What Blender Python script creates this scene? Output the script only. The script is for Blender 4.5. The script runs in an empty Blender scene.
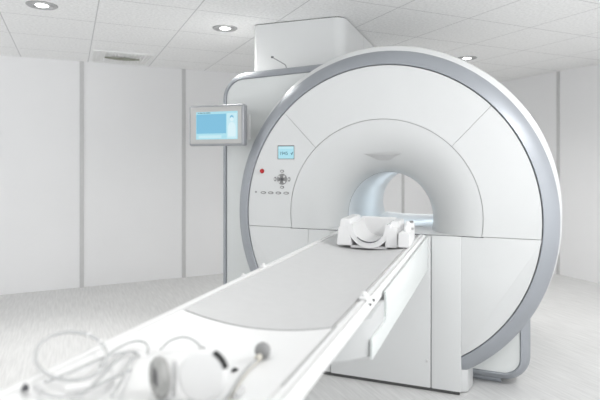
import bpy, bmesh, math, random
from mathutils import Vector, Matrix
random.seed(4)
PI = math.pi
COL = bpy.context.scene.collection

# ------------------------------------------------------------------ materials
def mat(name, col, rough=0.5, metal=0.0, emit=0.0, trans=0.0, spec=0.5, coat=0.0):
    m = bpy.data.materials.new(name); m.use_nodes = True
    b = m.node_tree.nodes['Principled BSDF']
    b.inputs['Base Color'].default_value = (*col, 1)
    b.inputs['Roughness'].default_value = rough
    b.inputs['Metallic'].default_value = metal
    b.inputs['Specular IOR Level'].default_value = spec
    b.inputs['Coat Weight'].default_value = coat
    b.inputs['Transmission Weight'].default_value = trans
    if emit:
        b.inputs['Emission Color'].default_value = (*col, 1)
        b.inputs['Emission Strength'].default_value = emit
    return m

def grain(m, scale, amount, bump=0.0, stretch=(1, 1, 1), rot=0.0, dist=0.002, detail=4):
    """mottle a material's own colour and relief with noise in object space"""
    nt = m.node_tree; b = nt.nodes['Principled BSDF']
    tc = nt.nodes.new('ShaderNodeTexCoord'); mp = nt.nodes.new('ShaderNodeMapping')
    mp.inputs['Scale'].default_value = stretch; mp.inputs['Rotation'].default_value = (0, 0, rot)
    nz = nt.nodes.new('ShaderNodeTexNoise'); nz.inputs['Scale'].default_value = scale; nz.inputs['Detail'].default_value = detail
    nt.links.new(tc.outputs['Object'], mp.inputs['Vector']); nt.links.new(mp.outputs['Vector'], nz.inputs['Vector'])
    c = b.inputs['Base Color'].default_value[:3]
    cr = nt.nodes.new('ShaderNodeValToRGB')
    cr.color_ramp.elements[0].position = 0.3; cr.color_ramp.elements[1].position = 0.7
    cr.color_ramp.elements[0].color = (*[x * (1 - amount) for x in c], 1)
    cr.color_ramp.elements[1].color = (*[min(1, x * (1 + amount * .5)) for x in c], 1)
    nt.links.new(nz.outputs['Fac'], cr.inputs['Fac']); nt.links.new(cr.outputs['Color'], b.inputs['Base Color'])
    if bump:
        bp = nt.nodes.new('ShaderNodeBump'); bp.inputs['Strength'].default_value = bump; bp.inputs['Distance'].default_value = dist
        nt.links.new(nz.outputs['Fac'], bp.inputs['Height']); nt.links.new(bp.outputs['Normal'], b.inputs['Normal'])
    return m, cr

M = {}
M['shell'] = mat('white_gloss_plastic', (.665, .675, .675), .28, coat=.2); grain(M['shell'], 3, .012)
M['funnel'] = mat('white_funnel_plastic', (.65, .66, .66), .34); grain(M['funnel'], 3, .012)
M['liner'] = mat('pale_bore_liner', (.82, .85, .87), .35); grain(M['liner'], 4, .012)
M['silver'] = mat('silver_paint', (.36, .38, .41), .44, metal=.35); grain(M['silver'], 6, .03)
M['seam'] = mat('grey_seam', (.40, .40, .40), .8); grain(M['seam'], 8, .05)
M['gap'] = mat('dark_gap', (.10, .10, .10), .8); grain(M['gap'], 8, .05)
M['panelglass'] = mat('pale_green_panel', (.68, .75, .73), .25, coat=.4); grain(M['panelglass'], 3, .015)
M['housing_face'] = mat('pale_housing', (.68, .70, .695), .3, coat=.2); grain(M['housing_face'], 3, .012)
M['table'] = mat('table_white', (.86, .86, .855), .35); grain(M['table'], 5, .012)
M['mat'] = mat('table_mat_vinyl', (.62, .62, .62), .45); grain(M['mat'], 30, .02, .05)
M['bracket'] = mat('bracket_white', (.76, .79, .78), .35); grain(M['bracket'], 4, .015)
M['underbody_shade'] = mat('underbody_in_shade', (.60, .61, .61), .4); grain(M['underbody_shade'], 4, .015)  # greyer than the side panels: shade of the carriage end put into the colour
M['coil'] = mat('coil_plastic', (.82, .82, .82), .3); grain(M['coil'], 8, .012)
M['wallp'] = mat('wall_panel', (.86, .86, .865), .55); grain(M['wallp'], 2.0, .012)
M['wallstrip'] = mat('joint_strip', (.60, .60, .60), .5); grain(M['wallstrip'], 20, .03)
M['duct'] = mat('duct_paint', (.68, .69, .69), .4); grain(M['duct'], 3, .012)
M['black'] = mat('black_plastic', (.02, .02, .02), .4); grain(M['black'], 10, .05)
M['darkgrey'] = mat('dark_grey_plastic', (.10, .10, .11), .45); grain(M['darkgrey'], 10, .05)
M['greykey'] = mat('grey_key', (.26, .26, .26), .5); grain(M['greykey'], 10, .05)
M['keysym'] = mat('key_symbol', (.65, .65, .65), .5); grain(M['keysym'], 10, .03)
M['foam'] = mat('grey_foam', (.42, .42, .41), .85); grain(M['foam'], 60, .25, .3)
M['rubber'] = mat('grey_rubber', (.30, .30, .30), .55); grain(M['rubber'], 20, .08)
M['redb'] = mat('red_button_plastic', (.45, .01, .012), .3, coat=.3); grain(M['redb'], 10, .05)
M['metal'] = mat('metal_trim', (.50, .50, .50), .3, metal=.8); grain(M['metal'], 20, .04)
M['housing'] = mat('monitor_grey', (.36, .37, .39), .35, metal=.3); grain(M['housing'], 10, .03)
M['bezel'] = mat('monitor_bezel', (.50, .50, .49), .45); grain(M['bezel'], 10, .02)
M['tube'] = mat('clear_tubing', (.74, .75, .75), .25, trans=.35); grain(M['tube'], 10, .02)
M['tan'] = mat('tan_tubing', (.66, .63, .56), .4); grain(M['tan'], 10, .04)
M['ledtrim'] = mat('lamp_trim', (.45, .45, .45), .35, metal=.5); grain(M['ledtrim'], 10, .03)
M['bulb'] = mat('lamp_glow', (1, 1, 1), .5, emit=9)
M['vent'] = mat('vent_paint', (.88, .88, .87), .5); grain(M['vent'], 10, .02)
M['ventin'] = mat('vent_inside', (.30, .31, .25), .7); grain(M['ventin'], 40, .3)
def screen(n, c, s):
    m = mat(n, c, .35, emit=s); b = m.node_tree.nodes['Principled BSDF']
    b.inputs['Base Color'].default_value = (.03, .03, .03, 1); b.inputs['Specular IOR Level'].default_value = .2
    return m
M['scr_blue'] = screen('screen_blue', (.19, .50, .70), .9); 
M['scr_pale'] = screen('screen_pale', (.40, .72, .82), .9)
M['scr_white'] = screen('screen_white', (.55, .80, .87), .9)
M['scr_dark'] = screen('screen_ink', (.05, .20, .30), .5)
M['led'] = mat('bore_lamp', (.85, .95, 1.0), .5, emit=2.5)
for k in ('scr_blue', 'scr_pale', 'scr_white', 'scr_dark', 'bulb', 'led'):
    grain(M[k], 12, .01)

# floor: streaky vinyl
M['floor'] = mat('streaked_vinyl', (.66, .66, .655), .42, spec=.35)
grain(M['floor'], 9, .11, .12, stretch=(7, .55, 1), dist=.002, detail=8)

# ceiling: mineral tiles, grid pitch 0.6037 m in the ceiling's own axes
def ceiling_mat():
    m = mat('mineral_tiles', (.93, .93, .925), .85)
    m, cr = grain(m, 55, .12, .35, dist=.004, detail=6)
    nt = m.node_tree; b = nt.nodes['Principled BSDF']
    tc = nt.nodes.new('ShaderNodeTexCoord'); sp = nt.nodes.new('ShaderNodeSeparateXYZ')
    nt.links.new(tc.outputs['Object'], sp.inputs[0])
    def mth(op, a, v):
        n = nt.nodes.new('ShaderNodeMath'); n.operation = op
        nt.links.new(a, n.inputs[0])
        if isinstance(v, (int, float)): n.inputs[1].default_value = v
        elif v is not None: nt.links.new(v, n.inputs[1])
        return n.outputs[0]
    res = []
    for ax, off in (('X', .1659), ('Y', 3.3655)):
        a = mth('SUBTRACT', sp.outputs[ax], off - .5 * .6037)
        a = mth('DIVIDE', a, .6037); a = mth('FRACT', a, None)
        a = mth('SUBTRACT', a, .5); a = mth('ABSOLUTE', a, None)
        res.append(mth('LESS_THAN', a, .0065))
    ln = mth('MAXIMUM', res[0], res[1])
    mx = nt.nodes.new('ShaderNodeMix'); mx.data_type = 'RGBA'
    nt.links.new(ln, mx.inputs['Factor']); nt.links.new(cr.outputs['Color'], mx.inputs['A'])
    mx.inputs['B'].default_value = (.62, .62, .62, 1)
    nt.links.new(mx.outputs['Result'], b.inputs['Base Color'])
    return m
M['ceil'] = ceiling_mat()

# ------------------------------------------------------------------ helpers
def link(name, bm, m, parent=None, loc=(0, 0, 0), smooth=30, kind=None):
    bmesh.ops.recalc_face_normals(bm, faces=bm.faces[:])
    me = bpy.data.meshes.new(name)
    if smooth:
        for f in bm.faces: f.smooth = True
        for e in bm.edges:
            if len(e.link_faces) == 2 and e.calc_face_angle(0) > math.radians(smooth): e.smooth = False
    if loc != (0, 0, 0): bmesh.ops.translate(bm, verts=bm.verts[:], vec=-Vector(loc))
    bm.to_mesh(me); bm.free()
    o = bpy.data.objects.new(name, me); COL.objects.link(o)
    me.materials.append(M[m] if isinstance(m, str) else m)
    o.location = loc
    if parent is not None:
        o.parent = parent
        o.location = Vector(loc) - Vector(parent['o']) if 'o' in parent else Vector(loc)
    if kind: o['kind'] = kind
    return o
ORIG = {}
def thing(name, label, cat, loc, group=None):
    o = bpy.data.objects.new(name, None); COL.objects.link(o); o.location = loc
    o.empty_display_size = .1
    o['label'] = label; o['category'] = cat
    if group: o['group'] = group
    ORIG[o.name] = Vector(loc)
    return o
def part(name, bm, m, root, label=None):
    """bm in world coordinates; parented without moving"""
    rl = ORIG[root.name]
    bmesh.ops.translate(bm, verts=bm.verts[:], vec=-rl)
    o = link(name, bm, m); o.parent = root
    ORIG[o.name] = rl
    if label: o['label'] = label
    return o
def single(name, bm, m, label, cat, loc, group=None):
    o = link(name, bm, m, loc=loc); o['label'] = label; o['category'] = cat
    if group: o['group'] = group
    ORIG[o.name] = Vector(loc)
    return o
def box(bm, x0, x1, y0, y1, z0, z1, r=0.0, seg=2, mtx=None):
    vs = bmesh.ops.create_cube(bm, size=1)['verts']
    for v in vs:
        v.co = Vector(((x0 + x1) / 2 + v.co.x * (x1 - x0), (y0 + y1) / 2 + v.co.y * (y1 - y0), (z0 + z1) / 2 + v.co.z * (z1 - z0)))
    es = list({e for v in vs for e in v.link_edges})
    if r:
        g = bmesh.ops.bevel(bm, geom=es, offset=r, segments=seg, affect='EDGES', profile=.5)
        vs = list({v for f in g['faces'] for v in f.verts} | {v for v in vs if v.is_valid})
    if mtx is not None: bmesh.ops.transform(bm, matrix=mtx, verts=[v for v in vs if v.is_valid])
    return bm
def prism(bm, pts, axis, a, b, r=0.0, seg=2):
    """polygon (2-D pts) extruded along an axis from a to b"""
    def P(p, t):
        return {'x': (t, p[0], p[1]), 'y': (p[0], t, p[1]), 'z': (p[0], p[1], t)}[axis]
    A = [bm.verts.new(P(p, a)) for p in pts]; B = [bm.verts.new(P(p, b)) for p in pts]
    n = len(pts); fs = [bm.faces.new(A), bm.faces.new(B[::-1])]
    for i in range(n): bm.faces.new((A[i], B[i], B[(i + 1) % n], A[(i + 1) % n]))
    if r:
        es = list({e for f in fs for e in f.edges})
        bmesh.ops.bevel(bm, geom=es, offset=r, segments=seg, affect='EDGES', profile=.5)
    return bm
def loft(bm, rings, closed=True, caps=(False, False)):
    V = [[bm.verts.new(p) for p in r] for r in rings]
    n = len(V[0])
    for a, b in zip(V, V[1:]):
        for i in range(n if closed else n - 1):
            j = (i + 1) % n
            q = [a[i], a[j], b[j], b[i]]
            u = []
            for v in q:
                if all((v.co - w.co).length > 1e-7 for w in u): u.append(v)
            if len(u) >= 3: bm.faces.new(u)
    if caps[0]: bm.faces.new(V[0])
    if caps[1]: bm.faces.new(V[-1][::-1])
    return bm
def catmull(pts, n=8, closed=False):
    P = [Vector(p) for p in pts]; out = []
    m = len(P); rng = range(m) if closed else range(m - 1)
    for i in rng:
        if closed: p0, p1, p2, p3 = P[i - 1], P[i], P[(i + 1) % m], P[(i + 2) % m]
        else: p0, p1, p2, p3 = P[max(i - 1, 0)], P[i], P[i + 1], P[min(i + 2, m - 1)]
        for k in range(n):
            t = k / n
            out.append(.5 * ((2 * p1) + (p2 - p0) * t + (2 * p0 - 5 * p1 + 4 * p2 - p3) * t * t + (3 * p1 - p0 - 3 * p2 + p3) * t ** 3))
    if not closed: out.append(P[-1])
    return out
def tube(bm, pts, r, k=10, closed=False, n=8, smooth=True):
    Q = catmull(pts, n, closed) if smooth else [Vector(p) for p in pts]
    up = Vector((0, 0, 1)); rings = []
    m = len(Q)
    for i, p in enumerate(Q):
        if closed: t = Q[(i + 1) % m] - Q[i - 1]
        else: t = Q[min(i + 1, m - 1)] - Q[max(i - 1, 0)]
        t.normalize()
        u = up - t * up.dot(t)
        if u.length < .1: u = Vector((1, 0, 0)) - t * t.x
        u.normalize(); w = t.cross(u)
        rings.append([p + (u * math.cos(a) + w * math.sin(a)) * r for a in (2 * PI * j / k for j in range(k))])
    if closed: rings.append(rings[0]); loft(bm, rings); bmesh.ops.remove_doubles(bm, verts=bm.verts[:], dist=1e-6)
    else: loft(bm, rings, caps=(True, True))
    return bm
def revolve(bm, prof, origin, axis='y', n=48, sx=1, sz=1):
    """prof = [(radius, along)] around an axis through origin"""
    rings = []
    O_ = Vector(origin)
    for r, t in prof:
        ring = []
        for i in range(n):
            a = 2 * PI * i / n; c, s = r * math.cos(a) * sx, r * math.sin(a) * sz
            v = {'y': Vector((c, t, s)), 'z': Vector((c, s, t)), 'x': Vector((t, c, s))}[axis]
            ring.append(O_ + v)
        rings.append(ring)
    loft(bm, rings, caps=(prof[0][0] > 1e-5, prof[-1][0] > 1e-5))
    bmesh.ops.remove_doubles(bm, verts=bm.verts[:], dist=1e-6)
    return bm
def NB(): return bmesh.new()

# ------------------------------------------------------------------ camera
F, HOR, TH = 503.5, 160.2, .3551
CAM = Vector((.5798, -2.913, 1.3))
cd = bpy.data.cameras.new('camera'); cam = bpy.data.objects.new('camera', cd); COL.objects.link(cam)
cam.location = CAM; cam.rotation_euler = (PI / 2, 0, TH)
cd.sensor_width = 36; cd.lens = F / 600 * 36; cd.shift_y = -(200 - HOR) / 600
cd.clip_start = .05
cd.dof.use_dof = True; cd.dof.focus_distance = 2.9; cd.dof.aperture_fstop = 2.2
bpy.context.scene.camera = cam

# ------------------------------------------------------------------ room: axes RA (to the rear wall) and RB (to the right wall)
TR = .7832
RA = Vector((-math.sin(TR), math.cos(TR), 0)); RB = Vector((math.cos(TR), math.sin(TR), 0))
HC = 2.31; DL, DR = 5.615, 5.065
A0, B0 = -1.6, -3.2                         # room reaches this far behind the camera
base = Vector((CAM.x, CAM.y, 0))
def room_box(name, b0, b1, a0, a1, z0, z1, m, r=0, kind='structure'):
    bm = NB(); box(bm, b0, b1, a0, a1, z0, z1, r)
    o = link(name, bm, m, smooth=0 if not r else 30); o.location = base; o.rotation_euler = (0, 0, TR)
    if kind: o['kind'] = kind
    return o
room_box('floor', B0, DR, A0, DL, -.1, 0, 'floor')
room_box('ceiling', B0, DR, A0, DL, HC, HC + .1, 'ceil')
room_box('wall_rear', B0, DR + .1, DL, DL + .1, -.1, HC + .1, 'wallp')
room_box('wall_right', DR, DR + .1, 1.4, DL, -.1, HC + .1, 'wallp')
n = 1
for s in (-2.0, -.945, .107, 1.145, 2.13, 3.115, 4.09):
    room_box('trim_%d' % n, s - .02, s + .02, DL - .008, DL, 0, HC, 'wallstrip'); n += 1
for s in (4.0, 2.98, 1.95):
    room_box('trim_%d' % n, DR - .008, DR, s - .02, s + .02, 0, HC, 'wallstrip'); n += 1

# ------------------------------------------------------------------ ceiling downlights
LSPOT = 50
def downlight(x, y, label):
    t = thing('ceiling_downlight', label, 'ceiling light', (x, y, HC), 'recessed round ceiling lights')
    bm = NB(); revolve(bm, [(.060, 0), (.064, -.006), (.088, -.008), (.095, -.003), (.095, 0)], (x, y, HC), 'z')
    part('trim_ring', bm, 'ledtrim', t)
    bm = NB(); revolve(bm, [(.062, -.001), (.05, -.004), (.040, -.0045), (.038, -.001)], (x, y, HC), 'z')
    part('reflector', bm, 'metal', t)
    bm = NB(); revolve(bm, [(0, -.012), (.025, -.010), (.042, -.003), (.042, -.001)], (x, y, HC), 'z')
    part('bulb', bm, 'bulb', t)
    lamp(x, y)
    return t
def lamp(x, y, p=None, cone=150):
    ld = bpy.data.lights.new('downlight_or_fill', 'SPOT'); ld.energy = p or LSPOT; ld.spot_size = math.radians(cone); ld.spot_blend = 1
    ld.shadow_soft_size = .09; ld.color = (1, .99, .97)
    lo = bpy.data.objects.new('downlight_or_fill', ld); COL.objects.link(lo); lo.location = (x, y, HC - .02)
downlight(-2.134, -.425, 'round recessed ceiling light nearest the left edge of the photo')
downlight(-1.295, .495, 'round recessed ceiling light just left of the white ceiling duct')
downlight(.397, 2.326, 'small recessed ceiling light above the right shoulder of the scanner')
for (x, y) in ((1.75, 1.45), (-.44, 1.9)):
    lamp(x, y)

lamp(-.55, -2.15, 27, 95)  # unseen spot added to brighten the near end of the table
lamp(-2.25, -.45, 60, 60)

# ------------------------------------------------------------------ ceiling vent near the rear wall
def vent():
    cb, ca = .46, 5.22      # centre in room axes
    c = base + RB * cb + RA * ca; c.z = HC
    t = thing('ceiling_vent', 'square slatted air vent in the ceiling against the rear wall', 'vent', tuple(c))
    Mx = Matrix.Translation((c.x, c.y, 0)) @ Matrix.Rotation(TR, 4, 'Z')
    def p(nm, bm, m):
        bmesh.ops.transform(bm, matrix=Mx, verts=bm.verts[:]); return part(nm, bm, m, t)
    bm = NB(); w = .27
    box(bm, -w, w, -w, -w + .02, HC - .012, HC, .003); box(bm, -w, w, w - .02, w, HC - .012, HC, .003)
    box(bm, -w, -w + .02, -w + .02, w - .02, HC - .012, HC, .003); box(bm, w - .02, w, -w + .02, w - .02, HC - .012, HC, .003)
    p('frame', bm, 'vent')
    bm = NB()
    box(bm, -w + .02, w - .02, -w + .02, w - .02, HC - .003, HC - .001); p('backing', bm, 'vent')
    bm = NB()
    for i in range(15):
        x = -w + .045 + i * (2 * w - .09) / 14
        box(bm, x - .004, x + .004, -w + .025, w - .025, HC - .014, HC - .003)
    p('slat', bm, 'vent')
    bm = NB()   # curved central diffuser with an open dark mouth
    pts = [(-.16, -.05), (.16, -.05)] + [(.16 - .32 * k / 12, -.05 + .06 * math.sin(PI * k / 12)) for k in range(1, 12)]
    prism(bm, pts, 'z', HC - .030, HC - .015); p('air_mouth', bm, 'ventin')
vent()

# ------------------------------------------------------------------ scanner
ZC = .97
root = thing('mri_scanner', 'large round white scanner with silver rim and central bore', 'scanner', (0, .3, 0))
ZS = .882
def ell(a, rx, rz, zc=ZC): return (rx * math.cos(a), zc + rz * math.sin(a))
# upper face panels
def face_panel(d0, d1, nm='face_panel'):
    bm = NB(); N = 48; g = .0011
    rad = 6; rows = []
    for j in range(rad + 1):
        u = j / rad; row = []
        for i in range(N + 1):
            a = math.radians(d0 + (d1 - d0) * i / N)
            xi, zi = .5635 * math.cos(a), .978 + .5635 * math.sin(a)
            xo, zo = ell(a, .852, .882)
            x, z = xi + (xo - xi) * u, zi + (zo - zi) * u
            # keep a joint gap along diagonal ends
            if i == 0 and d0 > 0: x += -math.sin(a) * g; z += math.cos(a) * g
            if i == N and d1 < 180: x -= -math.sin(a) * g; z -= math.cos(a) * g
            z = max(z, ZS + .0012)
            row.append((x, z))
        rows.append(row)
    front = [[bm.verts.new((x, 0.0, z)) for x, z in r] for r in rows]
    back = [[bm.verts.new((x, .012, z)) for x, z in r] for r in rows]
    def F_(vs):
        u = []
        for v in vs:
            if all((v.co - w.co).length > 1e-6 for w in u): u.append(v)
        if len(u) > 2:
            try: bm.faces.new(u)
            except ValueError: pass
    for L in (front, back):
        for a_, b_ in zip(L, L[1:]):
            for i in range(N): F_([a_[i], a_[i + 1], b_[i + 1], b_[i]])
    for i in range(N):
        F_([front[0][i], front[0][i + 1], back[0][i + 1], back[0][i]])
        F_([front[-1][i], front[-1][i + 1], back[-1][i + 1], back[-1][i]])
    for j in range(rad):
        F_([front[j][0], front[j + 1][0], back[j + 1][0], back[j][0]])
        F_([front[j][N], front[j + 1][N], back[j + 1][N], back[j][N]])
    bmesh.ops.remove_doubles(bm, verts=bm.verts[:], dist=1e-6)
    return part(nm, bm, 'shell', root)
face_panel(-14, 45); face_panel(45, 135); face_panel(135, 194)
# dark plate that shows in the joints
bm = NB()
rings = []
for rr in (0, 1):
    ring = []
    for i in range(160):
        a = 2 * PI * i / 160
        if rr == 0: x, z = .56 * math.cos(a), .978 + .56 * math.sin(a)
        else: x, z = ell(a, .853, .883)
        ring.append((x, z))
    rings.append(ring)
def cl(z, lo): return max(z, lo)
loft(bm, [[(x, .008, cl(z, .03)) for x, z in rings[0]], [(x, .008, cl(z, .03)) for x, z in rings[1]],
          [(x, .02, cl(z, .03)) for x, z in rings[1]], [(x, .02, cl(z, .03)) for x, z in rings[0]]])
part('joint_backing', bm, 'seam', root)
# funnel
bm = NB(); NF = 144; R_ = []
K = 22
for k in range(K + 1):
    t = PI / 2 * k / K; s = math.sin(t)
    y = .29 * (1 - math.cos(t)); u = 1 - s
    rx = .272 + (.5605 - .272) * u; rz = .286 + (.5605 - .286) * u; zc = .942 + (.978 - .942) * u
    R_.append([(rx * math.cos(a), y, cl(zc + rz * math.sin(a), ZS - .004)) for a in (2 * PI * i / NF for i in range(NF))])
loft(bm, R_)
part('bore_funnel', bm, 'funnel', root)
# bore liner
bm = NB()
def bore_ring(rx, rz, zc, y): return [(rx * math.cos(a), y, zc + rz * math.sin(a)) for a in (2 * PI * i / NF for i in range(NF))]
loft(bm, [bore_ring(.272, .286, .942, .293), bore_ring(.270, .282, .943, .6), bore_ring(.268, .275, .947, 1.1), bore_ring(.267, .270, .95, 1.46), bore_ring(.275, .278, .95, 1.49), bore_ring(.30, .30, .95, 1.505)])
part('bore_liner', bm, 'liner', root)
bm = NB()
loft(bm, [bore_ring(.2735, .2875, .942, .290), bore_ring(.2705, .2845, .942, .2905), bore_ring(.2705, .2845, .942, .2935), bore_ring(.2735, .2875, .942, .294)])
part('bore_seal', bm, 'greykey', root)
# bridge the table slides on inside the bore
bm = NB(); prism(bm, [(-.243, .852), (-.243, .835), (.243, .835), (.243, .852), (.20, .846), (.10, .838), (0, .836), (-.10, .838), (-.20, .846)], 'y', .02, 1.5)
part('bore_bridge', bm, 'liner', root)
# visor lip at the top of the funnel
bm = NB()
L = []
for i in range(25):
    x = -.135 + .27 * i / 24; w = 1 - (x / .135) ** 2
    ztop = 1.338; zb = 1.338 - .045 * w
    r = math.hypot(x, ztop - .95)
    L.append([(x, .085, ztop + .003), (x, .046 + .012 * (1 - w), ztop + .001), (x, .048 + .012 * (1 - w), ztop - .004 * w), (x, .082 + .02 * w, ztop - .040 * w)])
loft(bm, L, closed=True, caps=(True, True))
part('sensor_recess', bm, 'wallstrip', root)  # greyer than the funnel, the recess shadow is put into the colour
# shelf where funnel meets lower covers
bm = NB()
pts = [(.565 * math.cos(a), .004 + .0 * a) for a in (0,)]
prism(bm, [(-.5635, .003), (.5635, .003), (.5635, .02), (.30, .34), (-.30, .34), (-.5635, .02)], 'z', ZS - .02, ZS - .003)
part('bore_shelf', bm, 'shell', root)
bm = NB(); box(bm, -.5635, .5635, -.001, .0035, ZS - .0045, ZS - .0015); part('shelf_seam', bm, 'gap', root)
# silver rim (bevelled), interrupted by the pedestal
def arc(d0, d1, rx, rz, y, N=150, lift=0):
    out = []
    for i in range(N + 1):
        a = math.radians(d0 + (d1 - d0) * i / N); x, z = ell(a, rx, rz)
        out.append((x, y, z))
    return out
def xcut(rx): return math.degrees(math.acos(.447 / rx))
def arcx(rx, rz, y, N=180):
    d = xcut(rx); return arc(-d, 180 + d, rx, rz, y, N)
bm = NB()
loft(bm, [arcx(.856, .886, .010), arcx(.857, .887, -.002), arcx(.861, .891, -.006), arcx(.900, .932, .012), arcx(.940, .972, .046), arcx(.945, .977, .055), arcx(.945, .977, .07)], closed=False)
part('silver_rim', bm, 'silver', root)
# white outer shell
def boost(a):
    s = math.sin(a)
    return 1.025 + .012 * math.cos(a - 1.1) if s > 0 else 1.0
def outer(y, k=1.0, dx=0):
    out = []
    for i in range(220):
        a = 2 * PI * i / 220
        s = math.sin(a)
        rz = .977 + (.038 * min(1, s * 2.2) if s > 0 else 0)
        rx = .957 + (.024 * math.sin(2 * a) if (s > 0 and math.cos(a) > 0) else 0)
        out.append((rx * k * math.cos(a), y, max(.03, ZC + rz * k * s)))
    return out
def inner_(y, k):
    return [(.94 * k * math.cos(a), y, max(.03, ZC + .972 * k * math.sin(a))) for a in (2 * PI * i / 220 for i in range(220))]
bm = NB()
loft(bm, [inner_(.055, 1.0), outer(.075, .992), outer(.088, .999), outer(.11, 1.0), outer(.16, .995), outer(.30, .95), outer(.42, .90), outer(.45, .86), [(.42 * math.cos(a), .45, .95 + .42 * math.sin(a)) for a in (2 * PI * i / 220 for i in range(220))]])
part('outer_shell', bm, 'shell', root)
# lower covers either side of the pedestal
for s in (-1, 1):
    bm = NB(); pts = [(s * .4482, ZS - .002), (s * .851, ZS - .002)]
    a0 = math.asin((ZS - ZC) / .882)
    a1 = -math.acos(.4482 / .852)
    for i in range(1, 31):
        a = a0 + (a1 - a0) * i / 30; x, z = ell(a, .852, .882); pts.append((s * x, z))
    prism(bm, pts, 'y', 0.0, .014, .0015)
    part('lower_side_cover', bm, 'shell', root)
# pedestal with rounded verticals: centre panel, two flank panels
bm = NB()
def plan(x0, x1, y0, y1, rl, rr, n=6):
    p = []
    if rl: p += [(x0 + rl - rl * math.cos(PI / 2 * k / n), y0 + rl - rl * math.sin(PI / 2 * k / n)) for k in range(n + 1)]
    else: p += [(x0, y0)]
    if rr: p += [(x1 - rr + rr * math.sin(PI / 2 * k / n), y0 + rr - rr * math.cos(PI / 2 * k / n)) for k in range(n + 1)]
    else: p += [(x1, y0)]
    return p + [(x1, y1), (x0, y1)]
prism(bm, plan(.2880, .4478, -.008, .5, .006, .005), 'z', .022, ZS - .004, .003); flank = part('pedestal_flank', bm, 'shell', root)
bm = NB(); prism(bm, plan(-.4478, -.3050, .0, .5, .005, .006), 'z', .022, ZS - .004, .003); part('pedestal_flank', bm, 'shell', root)
bm = NB(); prism(bm, plan(-.3015, .2845, -.008, .45, .005, .005), 'z', .022, .870, .003); cpan = part('pedestal_front', bm, 'shell', root)
bm = NB(); box(bm, -.44, .44, .004, .48, .001, .80); part('plinth', bm, 'gap', root)
for (x, z) in ((.266, .765), (.266, .17)):
    bm = NB(); revolve(bm, [(.0, -.0135), (.006, -.013), (.0085, -.011), (.0085, -.0075)], (x, 0, z), 'y', 16)
    part('panel_screw', bm, 'keysym', cpan)
bm = NB(); box(bm, .252, .258, -.0105, -.007, .715, .775, .001); part('latch_slot', bm, 'gap', cpan)
# rear body with silver edge
def rounded(pts, rad, n=10):
    out = []; m = len(pts)
    for i in range(m):
        p, q, r = Vector(pts[i - 1]), Vector(pts[i]), Vector(pts[(i + 1) % m]); rr = rad[i]
        if rr <= 0: out.append(tuple(q)); continue
        u = (p - q).normalized(); v = (r - q).normalized(); ang = u.angle(v); d = rr / math.tan(ang / 2)
        c = q + (u + v).normalized() * (rr / math.sin(ang / 2))
        s_, e_ = q + u * d - c, q + v * d - c
        a0 = math.atan2(s_.y, s_.x); a1 = math.atan2(e_.y, e_.x); da = (a1 - a0 + PI) % (2 * PI) - PI
        for k in range(n + 1):
            a = a0 + da * k / n; out.append((c.x + rr * math.cos(a), c.y + rr * math.sin(a)))
    return out
def inset(pts, d):
    out = []; m = len(pts)
    for i in range(m):
        p, q, r = Vector(pts[i - 1]), Vector(pts[i]), Vector(pts[(i + 1) % m])
        a = (q - p); b = (r - q)
        t = (a.normalized() + b.normalized()).normalized()
        nrm = Vector((-t.y, t.x))
        out.append((q.x + nrm.x * d, q.y + nrm.y * d))
    return out
body = [(-1.175, .05), (.815, .022), (.815, 1.30), (.55, 1.74), (-.2, 1.945), (-1.175, 1.905)]   # counter-clockwise
OUT = rounded(body, [.10, .15, .3, .3, .3, .19])
# densify long edges
def dense(p, step=.06):
    o = []
    for i in range(len(p)):
        a, b = Vector(p[i]), Vector(p[(i + 1) % len(p)]); k = max(1, int((b - a).length / step))
        for j in range(k): o.append(tuple(a.lerp(b, j / k)))
    return o
OUT = dense(OUT)
IN = inset(OUT, .060)
def lv(p, y): return [(x, y, z) for x, z in p]
def holev(p, y, r):
    o = []
    for x, z in p:
        a = math.atan2(z - .95, x); o.append((r * math.cos(a), y, .95 + r * math.sin(a)))
    return o
bm = NB(); loft(bm, [holev(IN, .215, .45), lv(IN, .195), lv(inset(OUT, .056), .20)]); part('rear_housing_face', bm, 'housing_face', root)
bm = NB(); loft(bm, [lv(inset(OUT, .058), .20), lv(inset(OUT, .057), .19), lv(inset(OUT, .053), .186), lv(inset(OUT, .026), .205), lv(inset(OUT, .004), .245), lv(OUT, .255), lv(OUT, .27)])
part('silver_edge_trim', bm, 'silver', root)
bm = NB(); loft(bm, [lv(inset(OUT, .004), .265), lv(inset(OUT, .003), 1.45), lv(inset(OUT, .03), 1.5), holev(IN, 1.5, .30)]); part('rear_housing', bm, 'shell', root)
bm = NB(); box(bm, .40, .66, .26, .60, 0, .024, .004); part('foot_plate', bm, 'silver', root)
bm = NB(); prism(bm, [(.440, .03), (.48, .05), (.505, .13), (.505, .40), (.440, .40)], 'z', .004, .20, .008); part('pedestal_skirt', bm, 'shell', root)

# small lever on top of the rear housing
lv_ = NB(); tube(lv_, [(-.712, .3, 1.925), (-.717, .3, 1.952), (-.745, .3, 1.972), (-.812, .3, 2.012)], .0032, 8)
lever = part('lever_rod', lv_, 'greykey', root)
bm = NB(); revolve(bm, [(0, -.010), (.007, -.006), (.007, .008), (0, .012)], (-.818, .3, 2.016), 'x', 12); part('lever_tip', bm, 'darkgrey', lever)
bm = NB(); revolve(bm, [(.012, -.03), (.012, .01), (.006, .014), (0, .014)], (-.712, .3, 1.915), 'z', 12); part('lever_pivot', bm, 'greykey', lever)

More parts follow.
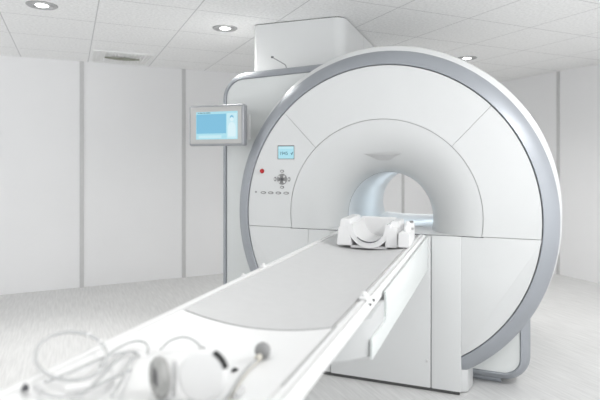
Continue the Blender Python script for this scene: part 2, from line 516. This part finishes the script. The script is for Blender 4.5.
# controls on the left of the face
def textmesh(s, size, x, z, y, m, parent, nm):
    cu = bpy.data.curves.new('lettering', 'FONT'); cu.body = s; cu.size = size; cu.extrude = .0004
    to = bpy.data.objects.new('lettering', cu); COL.objects.link(to)
    dg = bpy.context.evaluated_depsgraph_get(); me = bpy.data.meshes.new_from_object(to.evaluated_get(dg))
    bpy.data.objects.remove(to)
    bm = NB(); bm.from_mesh(me)
    bmesh.ops.transform(bm, matrix=Matrix.Translation((x, y, z)) @ Matrix.Rotation(PI / 2, 4, 'X'), verts=bm.verts[:])
    bpy.data.meshes.remove(me)
    return part(nm, bm, m, parent)
bm = NB(); box(bm, -.650, -.538, -.004, .004, 1.306, 1.393, .003)
ds = part('control_display', bm, 'greykey', root)
bm = NB(); box(bm, -.644, -.540, -.0055, -.003, 1.310, 1.386, .001); part('display_screen', bm, 'scr_pale', ds)
bm = NB(); box(bm, -.640, -.544, -.0065, -.005, 1.372, 1.382); part('display_header', bm, 'scr_white', ds)
textmesh('1945', .029, -.636, 1.333, -.0065, 'scr_dark', ds, 'display_digits')
bm = NB(); prism(bm, [(-.560, 1.344), (-.556, 1.346), (-.553, 1.339), (-.547, 1.352), (-.544, 1.350), (-.552, 1.332)], 'y', -.0068, -.0055); part('display_symbol', bm, 'scr_dark', ds)
bm = NB(); revolve(bm, [(.0, -.018), (.009, -.016), (.0125, -.010), (.0125, -.002), (.015, -.001), (.015, .002)], (-.757, 0, 1.231), 'y', 24); part('stop_button', bm, 'redb', root, 'round red button')
# dial
dc = (-.620, 0, 1.181)
bm = NB(); revolve(bm, [(0, -.006), (.012, -.007), (.013, -.003), (.015, -.003), (.016, -.007), (.031, -.006), (.034, -.001), (.034, .002)], dc, 'y', 32)
dial = part('control_dial', bm, 'greykey', root)
for k in range(4):
    a = PI / 4 + k * PI / 2
    bm = NB(); c, s = math.cos(a), math.sin(a)
    p = [(dc[0] + c * r + -s * w, dc[2] + s * r + c * w) for r, w in ((.017, -.004), (.030, -.007), (.030, .007), (.017, .004))]
    prism(bm, p, 'y', -.0085, -.005); part('dial_sector', bm, 'keysym', dial)
bm = NB(); revolve(bm, [(0, -.010), (.008, -.009), (.010, -.004)], dc, 'y', 20); part('dial_centre', bm, 'darkgrey', dial)
def key(x, z, rx, rz, sym=True):
    bm = NB(); revolve(bm, [(0, -.0035), (.85, -.0035), (1, -.001), (1, .002)], (x, 0, z), 'y', 20, rx, rz)
    k_ = part('control_key', bm, 'greykey', root)
    if sym:
        bm = NB(); revolve(bm, [(0, -.0045), (.6, -.0042), (.62, -.002)], (x, 0, z), 'y', 16, rx, rz * .8); part('key_symbol', bm, 'keysym', k_)
for dx, dz, rx, rz in ((0, .050, .014, .009), (0, -.050, .014, .009), (-.047, 0, .009, .014), (.047, 0, .009, .014)): key(dc[0] + dx, dc[2] + dz, rx, rz)
key(-.800, 1.098, .006, .006, False)
for x in (-.748, -.697, -.645, -.592): key(x, 1.0945, .019, .0085)

def area(name, loc, tgt, sx, sy, p, col=(1, 1, 1)):
    ld = bpy.data.lights.new(name, 'AREA'); ld.shape = 'RECTANGLE'; ld.size = sx; ld.size_y = sy; ld.energy = p; ld.color = col
    o = bpy.data.objects.new(name, ld); COL.objects.link(o); o.location = loc
    o.rotation_euler = (Vector(tgt) - Vector(loc)).to_track_quat('-Z', 'Y').to_euler()
    return o
area('bore_lamp', (.03, .95, 1.19), (-.2, .95, .95), .10, 1.1, 2.2, (.84, .94, 1.0))

# ------------------------------------------------------------------ monitor on the side of the scanner
t = thing('touchscreen_monitor', 'grey framed monitor with blue screen mounted left of the scanner face', 'monitor', (-1.05, .03, 1.40))
bm = NB(); box(bm, -1.280, -.872, -.028, .030, 1.393, 1.662, .014, 3); part('housing', bm, 'housing', t)
bm = NB(); box(bm, -1.264, -.888, -.032, -.026, 1.408, 1.648, .004, 2); part('bezel', bm, 'bezel', t)
bm = NB(); box(bm, -1.220, -.914, -.0345, -.031, 1.436, 1.616, .0015); sc = part('screen', bm, 'scr_pale', t)
bm = NB(); box(bm, -1.216, -.996, -.0358, -.034, 1.474, 1.600); part('image_pane', bm, 'scr_blue', sc)
bm = NB(); box(bm, -.990, -.918, -.0356, -.034, 1.440, 1.603); part('side_pane', bm, 'scr_white', sc)
bm = NB()
for i, (x, w) in enumerate(((-1.205, .008), (-1.190, .020), (-1.163, .014), (-1.143, .030))): box(bm, x, x + w, -.0358, -.034, 1.606, 1.611)
part('status_text', bm, 'scr_dark', sc)
bm = NB()
for dx, zz, w in ((.0, 1.452, .04),): box(bm, -1.20, -1.03, -.0357, -.034, 1.444, 1.462)
part('bottom_bar', bm, 'scr_white', sc)
fig = [(-.980, 1.452), (-.982, 1.49), (-.980, 1.52), (-.972, 1.537), (-.960, 1.545), (-.948, 1.545), (-.936, 1.537), (-.928, 1.52), (-.926, 1.49), (-.928, 1.452)]
head = [(-.954 + .0135 * math.cos(a), 1.566 + .017 * math.sin(a)) for a in (2 * PI * k / 14 for k in range(14))]
bm = NB(); prism(bm, fig, 'y', -.0362, -.0352); prism(bm, head, 'y', -.0362, -.0352); part('body_icon', bm, screen('screen_icon', (.68, .86, .91), .9), sc)
bm = NB(); prism(bm, [(-.968, 1.570), (-.966, 1.584), (-.954, 1.591), (-.942, 1.584), (-.940, 1.570), (-.954, 1.579)], 'y', -.0367, -.036); part('icon_hair', bm, 'scr_blue', sc)
bm = NB(); box(bm, -1.10, -.868, .050, .062, 1.435, 1.600, .004); part('mount_plate', bm, 'wallstrip', t)
bm = NB(); box(bm, -1.10, -.98, .028, .190, 1.47, 1.56, .006); part('mount_arm', bm, 'duct', t)

# ------------------------------------------------------------------ duct between scanner and ceiling
t = thing('ceiling_duct', 'white rounded box housing rising from the scanner top to the ceiling', 'duct', (-.7, .9, 1.93))
op = rounded([(-1.035, .485), (-.350, .485), (-.350, .56), (-.350, 1.55), (-1.035, 1.55)], [.03, 0, 0, .05, .05])
op = rounded([(-1.052, .485), (-.355, .485), (-.355, 1.55), (-1.052, 1.55)], [.035, .085, .05, .05])
bm = NB(); prism(bm, op, 'z', 1.885, HC - .006); part('duct_shell', bm, 'duct', t)
bm = NB(); prism(bm, inset(op, .006), 'z', HC - .006, HC - .0005); part('shadow_gap', bm, 'gap', t)
bm = NB(); box(bm, -.3565, -.3540, 1.085, 1.089, 1.95, HC - .006); part('panel_joint', bm, 'wallstrip', t)

# ------------------------------------------------------------------ patient table
t = thing('patient_table', 'long white sliding patient table running from the bore to the foreground', 'table', (0, -.9, .70))
def dip(x, w, z, d): return z - d * (1 - (x / w) ** 2)
YN = -2.62
def section(mz, w=.215, d=.026, n=24):
    top = [(-w + 2 * w * i / n, dip(-w + 2 * w * i / n, w, mz, d)) for i in range(n + 1)]
    return top
side = [(.2195, .8815), (.2205, .875), (.2245, .875), (.2255, .8815), (.240, .8825), (.241, .8755), (.2445, .8755), (.2455, .882), (.252, .880), (.256, .874), (.256, .852), (.250, .842)]
def tabprof(mz):
    tp = section(mz)
    return [(-x, z) for x, z in side[::-1]] + tp + side
bm = NB(); prism(bm, tabprof(.866) + [(.20, .832), (.1, .818), (-.1, .818), (-.20, .832)], 'y', -1.706, -.02); part('table_frame', bm, 'table', t)
bm = NB(); prism(bm, tabprof(.8805) + [(.20, .832), (.1, .818), (-.1, .818), (-.20, .832)], 'y', YN, -1.706); part('end_cap', bm, 'table', t)
bm = NB(); tp = section(.8812, .214); lo = section(.866, .213)
prism(bm, tp + lo[::-1], 'y', -1.7005, -.03, .0015, 1); part('mattress', bm, 'mat', t)
bm = NB(); tp = section(.8798, .216); lo = section(.8640, .213)
prism(bm, tp + lo[::-1], 'y', -1.7057, -1.7008); part('joint_shade', bm, 'gap', t)  # dark strip stands in for the shade in the joint
for s in (-1, 1):
    bm = NB(); box(bm, min(s * .2205, s * .2245), max(s * .2205, s * .2245), -1.62, -.03, .8749, .8765); part('rail_slot', bm, 'gap', t)
    bm = NB(); box(bm, min(s * .2412, s * .2444), max(s * .2412, s * .2444), -1.42, -.03, .8754, .8775); part('rail_slot', bm, 'gap', t)
bm = NB(); box(bm, .2235, .2258, -2.05, -1.69, .8812, .8823); part('edge_groove', bm, 'greykey', t)
# clips
def clip(x, y, s, nm='rail_clip'):
    bm = NB(); box(bm, x - .016 * s, x + .016 * s, y - .028 * s, y + .028 * s, .8815, .8815 + .012 * s, .004 * s)
    revolve(bm, [(.011 * s, .0), (.012 * s, .012 * s), (.008 * s, .018 * s), (0, .019 * s)], (x, y - .004, .8815 + .010 * s), 'z', 16)
    c = part(nm, bm, 'table', t)
    if s > .8:
        for yy in (-.030, .020):
            bm = NB(); revolve(bm, [(0, 0.005), (.0035, .004), (.0035, -.004)], (.2565, y + yy, .8745), 'x', 10); part('clip_pin', bm, 'black', c)
clip(.234, -1.42, .82)
clip(-.240, -1.11, .55); clip(-.243, -1.28, .4); 
# cantilever carriage under the top
def plan_end(w, y_end, bulge, y1, n=20):
    p = []
    for i in range(n + 1):
        x = -w + 2 * w * i / n
        p.append((x, y_end - bulge * (1 - (x / w) ** 2)))
    return p + [(w, y1), (-w, y1)]
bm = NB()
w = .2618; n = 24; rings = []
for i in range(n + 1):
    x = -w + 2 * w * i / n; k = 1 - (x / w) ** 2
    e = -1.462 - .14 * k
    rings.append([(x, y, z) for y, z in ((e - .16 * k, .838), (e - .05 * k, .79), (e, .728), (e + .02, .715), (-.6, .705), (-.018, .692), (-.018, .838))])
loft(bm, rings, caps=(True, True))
hull = part('carriage', bm, 'underbody_shade', t)
for s in (-1, 1):
    bm = NB()
    notch = [(-1.264, .868), (-1.256, .82), (-1.262, .785), (-1.285, .772), (-1.45, .782), (-1.472, .778), (-1.474, .722), (-.6, .700), (-.018, .688), (-.018, .868)]
    prism(bm, notch, 'x', s * .262, s * .270, .0018)
    part('carriage_side_panel', bm, 'bracket', hull)

# ------------------------------------------------------------------ head support on the table
CZ = .872
t = thing('head_coil', 'white head cradle with round trough at the table end before the bore', 'head coil', (.03, -.36, CZ))
bm = NB()
def trough():
    cx, cz, ri, ro = .036, .972, .080, .104
    n = 28; y0, y1 = -.475, -.20; rings = []
    for y, rr in ((y0, 1.0), (y0 + .01, 1.03), (-.36, 1.0), (y1 - .02, .98), (y1, .98)):
        ring = []
        for i in range(n + 1):
            a = math.radians(172 + 196 * i / n); ring.append((cx + ri * rr * math.cos(a), y, cz + ri * rr * math.sin(a)))
        for i in range(n + 1):
            a = math.radians(368 - 196 * i / n); ring.append((cx + ro * rr * math.cos(a), y, cz + ro * rr * math.sin(a)))
        rings.append(ring)
    loft(bm, rings, caps=(True, True))
trough(); cr_ = part('cradle', bm, 'coil', t)
bm = NB(); n = 28
pts = [(.034 + .096 * math.cos(math.radians(168 + 204 * i / n)), .975 + .096 * math.sin(math.radians(168 + 204 * i / n))) for i in range(n + 1)]
prism(bm, pts, 'y', -.215, -.202, .002); part('cradle_end_wall', bm, 'coil', t)
bm = NB()
a0, a1 = math.radians(222), math.radians(318); R = []
for y in (-.478, -.467):
    R.append([(.036 + .0792 * math.cos(a0 + (a1 - a0) * i / 16), y, .972 + .0792 * math.sin(a0 + (a1 - a0) * i / 16)) for i in range(17)] + [(.036 + (.0782 - .004 * math.sin(PI * i / 16)) * math.cos(a1 - (a1 - a0) * i / 16), y, .972 + (.0782 - .004 * math.sin(PI * i / 16)) * math.sin(a1 - (a1 - a0) * i / 16)) for i in range(17)])
loft(bm, R, caps=(True, True)); part('cradle_pad', bm, 'darkgrey', cr_)
def taper(bm, x0, x1, y0, y1, z0, z1, k=.012, r=.004):
    v0 = len(bm.verts)
    vs = bmesh.ops.create_cube(bm, size=1)['verts']
    for v in vs:
        top = v.co.z > 0; kk = k if top else 0
        v.co = Vector((x0 + kk if v.co.x < 0 else x1 - kk, y0 + kk if v.co.y < 0 else y1 - kk, z1 if top else z0))
    bmesh.ops.bevel(bm, geom=list({e for v in vs for e in v.link_edges}), offset=r, segments=2, affect='EDGES')
bm = NB(); taper(bm, -.128, -.050, -.48, -.22, CZ + .004, .966, .008); part('side_block', bm, 'coil', t)
bm = NB(); taper(bm, -.114, -.060, -.47, -.23, .962, 1.006, .004); part('side_block_top', bm, 'coil', t)
bm = NB(); taper(bm, .116, .178, -.48, -.22, CZ + .004, .972, .006); part('side_block', bm, 'coil', t)
bm = NB(); taper(bm, .128, .178, -.42, -.25, .968, .996, .004); part('side_block_top', bm, 'coil', t)
bm = NB(); box(bm, -.06, .125, -.46, -.22, CZ - .010, .876, .003); part('base_plate', bm, 'coil', t)

t = thing('coil_connector', 'white cable connector box with knobs to the right of the head cradle', 'connector', (.22, -.40, .883))
bm = NB(); taper(bm, .182, .236, -.50, -.39, .884, .955, .003, .003); part('box', bm, 'coil', t)
bm = NB(); taper(bm, .186, .232, -.385, -.30, .884, .945, .003, .003); part('socket_block', bm, 'coil', t)
bm = NB(); revolve(bm, [(.018, 0), (.019, .03), (.012, .04), (.010, .05), (0, .052)], (.206, -.345, .942), 'z', 18); part('knob', bm, 'coil', t)
bm = NB(); revolve(bm, [(.013, 0), (.014, .022), (.008, .03), (0, .031)], (.214, -.44, .952), 'z', 18); part('knob', bm, 'coil', t)
bm = NB(); box(bm, .188, .226, -.285, -.225, .884, .975, .005); part('plug_body', bm, 'coil', t)
bm = NB(); box(bm, .196, .222, -.262, -.240, .973, .984, .003); part('plug_cap', bm, 'greykey', t)
bm = NB(); tube(bm, [(.206, -.42, .93), (.215, -.36, .972), (.225, -.30, .960), (.215, -.25, .93)], .008, 8); part('cable', bm, 'coil', t)

# ------------------------------------------------------------------ things lying on the near end of the table
def tz(x): return .8805 - .026 * (1 - (x / .215) ** 2) if abs(x) < .215 else .8825
# squeeze bulb
bx, by = .116, -1.900; bz = tz(bx) + .018
t = thing('squeeze_bulb', 'dark grey rubber call bulb with thin tube on the table end', 'squeeze bulb', (bx, by, tz(bx)))
bm = NB(); revolve(bm, [(0, -.018), (.007, -.0168), (.0125, -.013), (.0165, -.006), (.018, .0), (.0165, .007), (.012, .0135), (.006, .017), (0, .018)], (bx, by, bz), 'z', 28); part('bulb', bm, 'rubber', t)
bm = NB(); revolve(bm, [(.0055, -.02), (.006, -.012), (.005, 0)], (0, 0, 0), 'y', 14)
bmesh.ops.transform(bm, matrix=Matrix.Translation((bx + .002, by - .012, bz - .006)) @ Matrix.Rotation(-.1, 4, 'Z'), verts=bm.verts[:]); part('neck', bm, 'tan', t)
bm = NB(); tube(bm, [(bx + .002, by - .018, bz - .006), (.112, -1.965, tz(.112) + .006), (.118, -2.02, tz(.118) + .003), (.135, -2.09, tz(.135) + .0028), (.15, -2.18, tz(.15) + .003), (.155, -2.3, tz(.155) + .003)], .0026, 8); part('air_tube', bm, 'tube', t)
bm = NB(); tube(bm, [(bx + .006, by - .014, bz - .010), (.119, -1.967, tz(.12) + .004), (.126, -2.02, tz(.126) + .003), (.142, -2.09, tz(.142) + .0028), (.158, -2.18, tz(.158) + .003), (.163, -2.3, tz(.163) + .003)], .0016, 8); part('signal_wire', bm, 'tan', t)

# headphones: two cups and a band
t = thing('headphones', 'white scanner headphones with a grey foam ear cushion', 'headphones', (.05, -2.13, tz(.05)))
def orient(loc, rz, rx=0): return Matrix.Translation(loc) @ Matrix.Rotation(rz, 4, 'Z') @ Matrix.Rotation(rx, 4, 'X')
cz_ = tz(0) + .038
bm = NB(); revolve(bm, [(.016, -.004), (.020, -.012), (.030, -.013), (.037, -.006), (.0375, .002), (.034, .007), (.018, .007)], (0, 0, 0), 'x', 40)
bmesh.ops.transform(bm, matrix=orient((.004, -2.115, cz_), .95), verts=bm.verts[:]); part('ear_cushion', bm, 'foam', t, 'grey foam ear cushion')
bm = NB(); revolve(bm, [(.0, -.006), (.017, -.008), (.018, .004)], (0, 0, 0), 'x', 30)
bmesh.ops.transform(bm, matrix=orient((.004, -2.115, cz_), .95), verts=bm.verts[:]); part('cushion_core', bm, 'darkgrey', t)
bm = NB(); revolve(bm, [(0, .006), (.031, .006), (.033, .009), (.030, .013), (.020, .016), (0, .017)], (0, 0, 0), 'x', 40)
bmesh.ops.transform(bm, matrix=orient((.004, -2.115, cz_), .95), verts=bm.verts[:]); part('ear_cup', bm, 'table', t)
c2 = (.086, -2.10, tz(.086) + .0425)
bm = NB(); revolve(bm, [(0, -.013), (.026, -.012), (.040, -.009), (.0465, -.003), (.047, .001), (.043, .006), (0, .008)], (0, 0, 0), 'y', 44)
bmesh.ops.transform(bm, matrix=orient(c2, .25, -.2), verts=bm.verts[:]); cup = part('ear_cup', bm, 'table', t)
bm = NB(); R = []
for i in range(15):
    a = math.radians(18 + 46 * i / 14)
    R.append([(r * math.cos(a), y, r * math.sin(a)) for r, y in ((.0435, -.0095), (.0490, -.007), (.0490, .006), (.0405, .0085))])
loft(bm, R, caps=(True, True)); bmesh.ops.transform(bm, matrix=orient(c2, .25, -.2), verts=bm.verts[:]); part('cup_band', bm, 'black', cup, 'black curved band')
bm = NB(); tube(bm, [(-.113, -1.955, .870), (-.102, -1.933, .885), (-.075, -1.917, .892), (-.027, -1.942, .895), (.007, -1.974, .893), (.035, -2.02, .897), (.06, -2.08, .93)], .0030, 10); part('headband', bm, 'tube', t)
bm = NB(); box(bm, .001, .013, -1.982, -1.966, .886, .899, .003); part('band_slider', bm, 'rubber', t)
bm = NB(); box(bm, .030, .036, -2.118, -2.108, tz(.03) + .005, tz(.03) + .07, .002); part('cup_hinge', bm, 'keysym', t)

# small black clip near the bulb
bm = NB(); prism(bm, [(.083, -1.983), (.092, -1.970), (.079, -1.966)], 'z', tz(.086), tz(.086) + .006, .001)
single('wire_clip', bm, 'black', 'tiny black clip between the headphones and the grey bulb', 'clip', (.085, -1.973, tz(.085)))
# grey plug at the lower right of the cups
bm = NB(); tube(bm, [(.150, -2.065, tz(.15) + .006), (.156, -2.10, tz(.155) + .006)], .006, 10, smooth=False)
single('tube_plug', bm, 'keysym', 'small grey tube plug lying right of the headphones', 'plug', (.15, -2.08, tz(.15)))

# coil of clear tubing
t = thing('clear_tube_coil', 'looped translucent white tube overhanging the left table edge', 'tubing', (-.2, -2.1, .885))
loopp = [(-0.135, -2.1, 0.907), (-0.118, -2.133, 0.898), (-0.124, -2.161, 0.891), (-0.149, -2.179, 0.889), (-0.187, -2.184, 0.891), (-0.231, -2.175, 0.898), (-0.27, -2.15, 0.907), (-0.296, -2.116, 0.916), (-0.297, -2.08, 0.923), (-0.271, -2.056, 0.925), (-0.224, -2.053, 0.923), (-0.173, -2.07, 0.916)]
loopp = [(x, y, max(z, tz(x) + .0048 if abs(x) < .256 else z)) for x, y, z in loopp]
bm = NB(); tube(bm, loopp, .0036, 10, closed=True); part('tube_loop', bm, 'tube', t)
for x, y, z in ((-.224, -2.053, .923), (-.180, -2.067, .917)):
    bm = NB(); revolve(bm, [(0, -.005), (.005, -.003), (.005, .003), (0, .005)], (x, y, z), 'x', 12); part('tube_joint', bm, 'table', t)
def run(nm, pts, r, m='tube', lift=0):
    bm = NB(); tube(bm, [(x, y, max(z, tz(x) + r + .0005)) for x, y, z in pts], r, 8); return part(nm, bm, m, t)
run('tube_run', [(-0.153, -2.099, 0.884), (-0.179, -2.035, 0.886), (-0.178, -1.984, 0.888), (-0.155, -1.968, 0.89), (-0.13, -1.977, 0.885), (-0.122, -1.987, 0.872)], .003)
run('tube_run', [(-0.19, -2.201, 0.888), (-0.178, -2.14, 0.888), (-0.173, -2.062, 0.886), (-0.153, -2.009, 0.88), (-0.131, -2.003, 0.872)], .003)
run('tube_run', [(-0.093, -2.215, 0.884), (-0.113, -2.144, 0.884), (-0.135, -2.076, 0.886), (-0.146, -2.023, 0.884), (-0.145, -1.995, 0.876)], .003)
run('tube_run', [(-0.052, -2.182, 0.876), (-0.08, -2.122, 0.876), (-0.113, -2.064, 0.876), (-0.143, -2.007, 0.872)], .0028)
run('tube_run', [(-0.182, -2.228, 0.886), (-0.134, -2.23, 0.884), (-0.111, -2.208, 0.88), (-0.106, -2.172, 0.878), (-0.105, -2.131, 0.876), (-0.099, -2.074, 0.874)], .003)
bm = NB(); tube(bm, [(-.190, -2.222, .889), (-.165, -2.232, .888)], .006, 10, smooth=False); part('tube_end', bm, 'keysym', t)
bm = NB(); tube(bm, [(-.135, -2.205, .884), (-.105, -2.175, .882)], .0075, 10, smooth=False); part('tube_sleeve', bm, 'table', t)
bm = NB(); revolve(bm, [(0, .0), (.0065, .0015), (.006, .008), (.002, .014), (0, .0145)], (-.203, -2.232, .8825), 'z', 14)
single('rubber_stopper', bm, 'darkgrey', 'small dark cone stopper at the lower left corner of the table', 'stopper', (-.203, -2.232, .8825))
bm = NB(); revolve(bm, [(0, .0), (.005, .001), (.005, .006), (0, .008)], (-.045, -2.20, tz(-.045)), 'z', 14)
single('electrode_button', bm, 'rubber', 'small grey button electrode among the tubes at the bottom edge', 'electrode', (-.045, -2.20, tz(-.045)))

# ------------------------------------------------------------------ light
w = bpy.data.worlds.new('world'); bpy.context.scene.world = w; w.use_nodes = True
w.node_tree.nodes['Background'].inputs[0].default_value = (.97, .985, 1.0, 1)
nt = w.node_tree; tc = nt.nodes.new('ShaderNodeTexCoord'); sp = nt.nodes.new('ShaderNodeSeparateXYZ'); mr = nt.nodes.new('ShaderNodeMapRange')
nt.links.new(tc.outputs['Generated'], sp.inputs[0]); nt.links.new(sp.outputs['Z'], mr.inputs['Value'])
mr.inputs['From Min'].default_value = -.4; mr.inputs['From Max'].default_value = .4      # added uplight for the ceiling: world stronger below the horizon
mr.inputs['To Min'].default_value = 1.85; mr.inputs['To Max'].default_value = .62
nt.links.new(mr.outputs['Result'], nt.nodes['Background'].inputs[1])
area('added_top_light', (1.7, -1.0, HC - .03), (1.2, -.8, 0), .6, .6, 34)  # unseen area light added above right, deepens the shadow under the table
area('added_side_light', (3.3, -1.9, 1.35), (.4, 0, .8), 1.6, 1.9, 12)  # unseen area light added to brighten the scanner's right side
sc_ = bpy.context.scene
sc_.view_settings.view_transform = 'Standard'; sc_.view_settings.look = 'None'
sc_.view_settings.exposure = .13; sc_.view_settings.gamma = 1
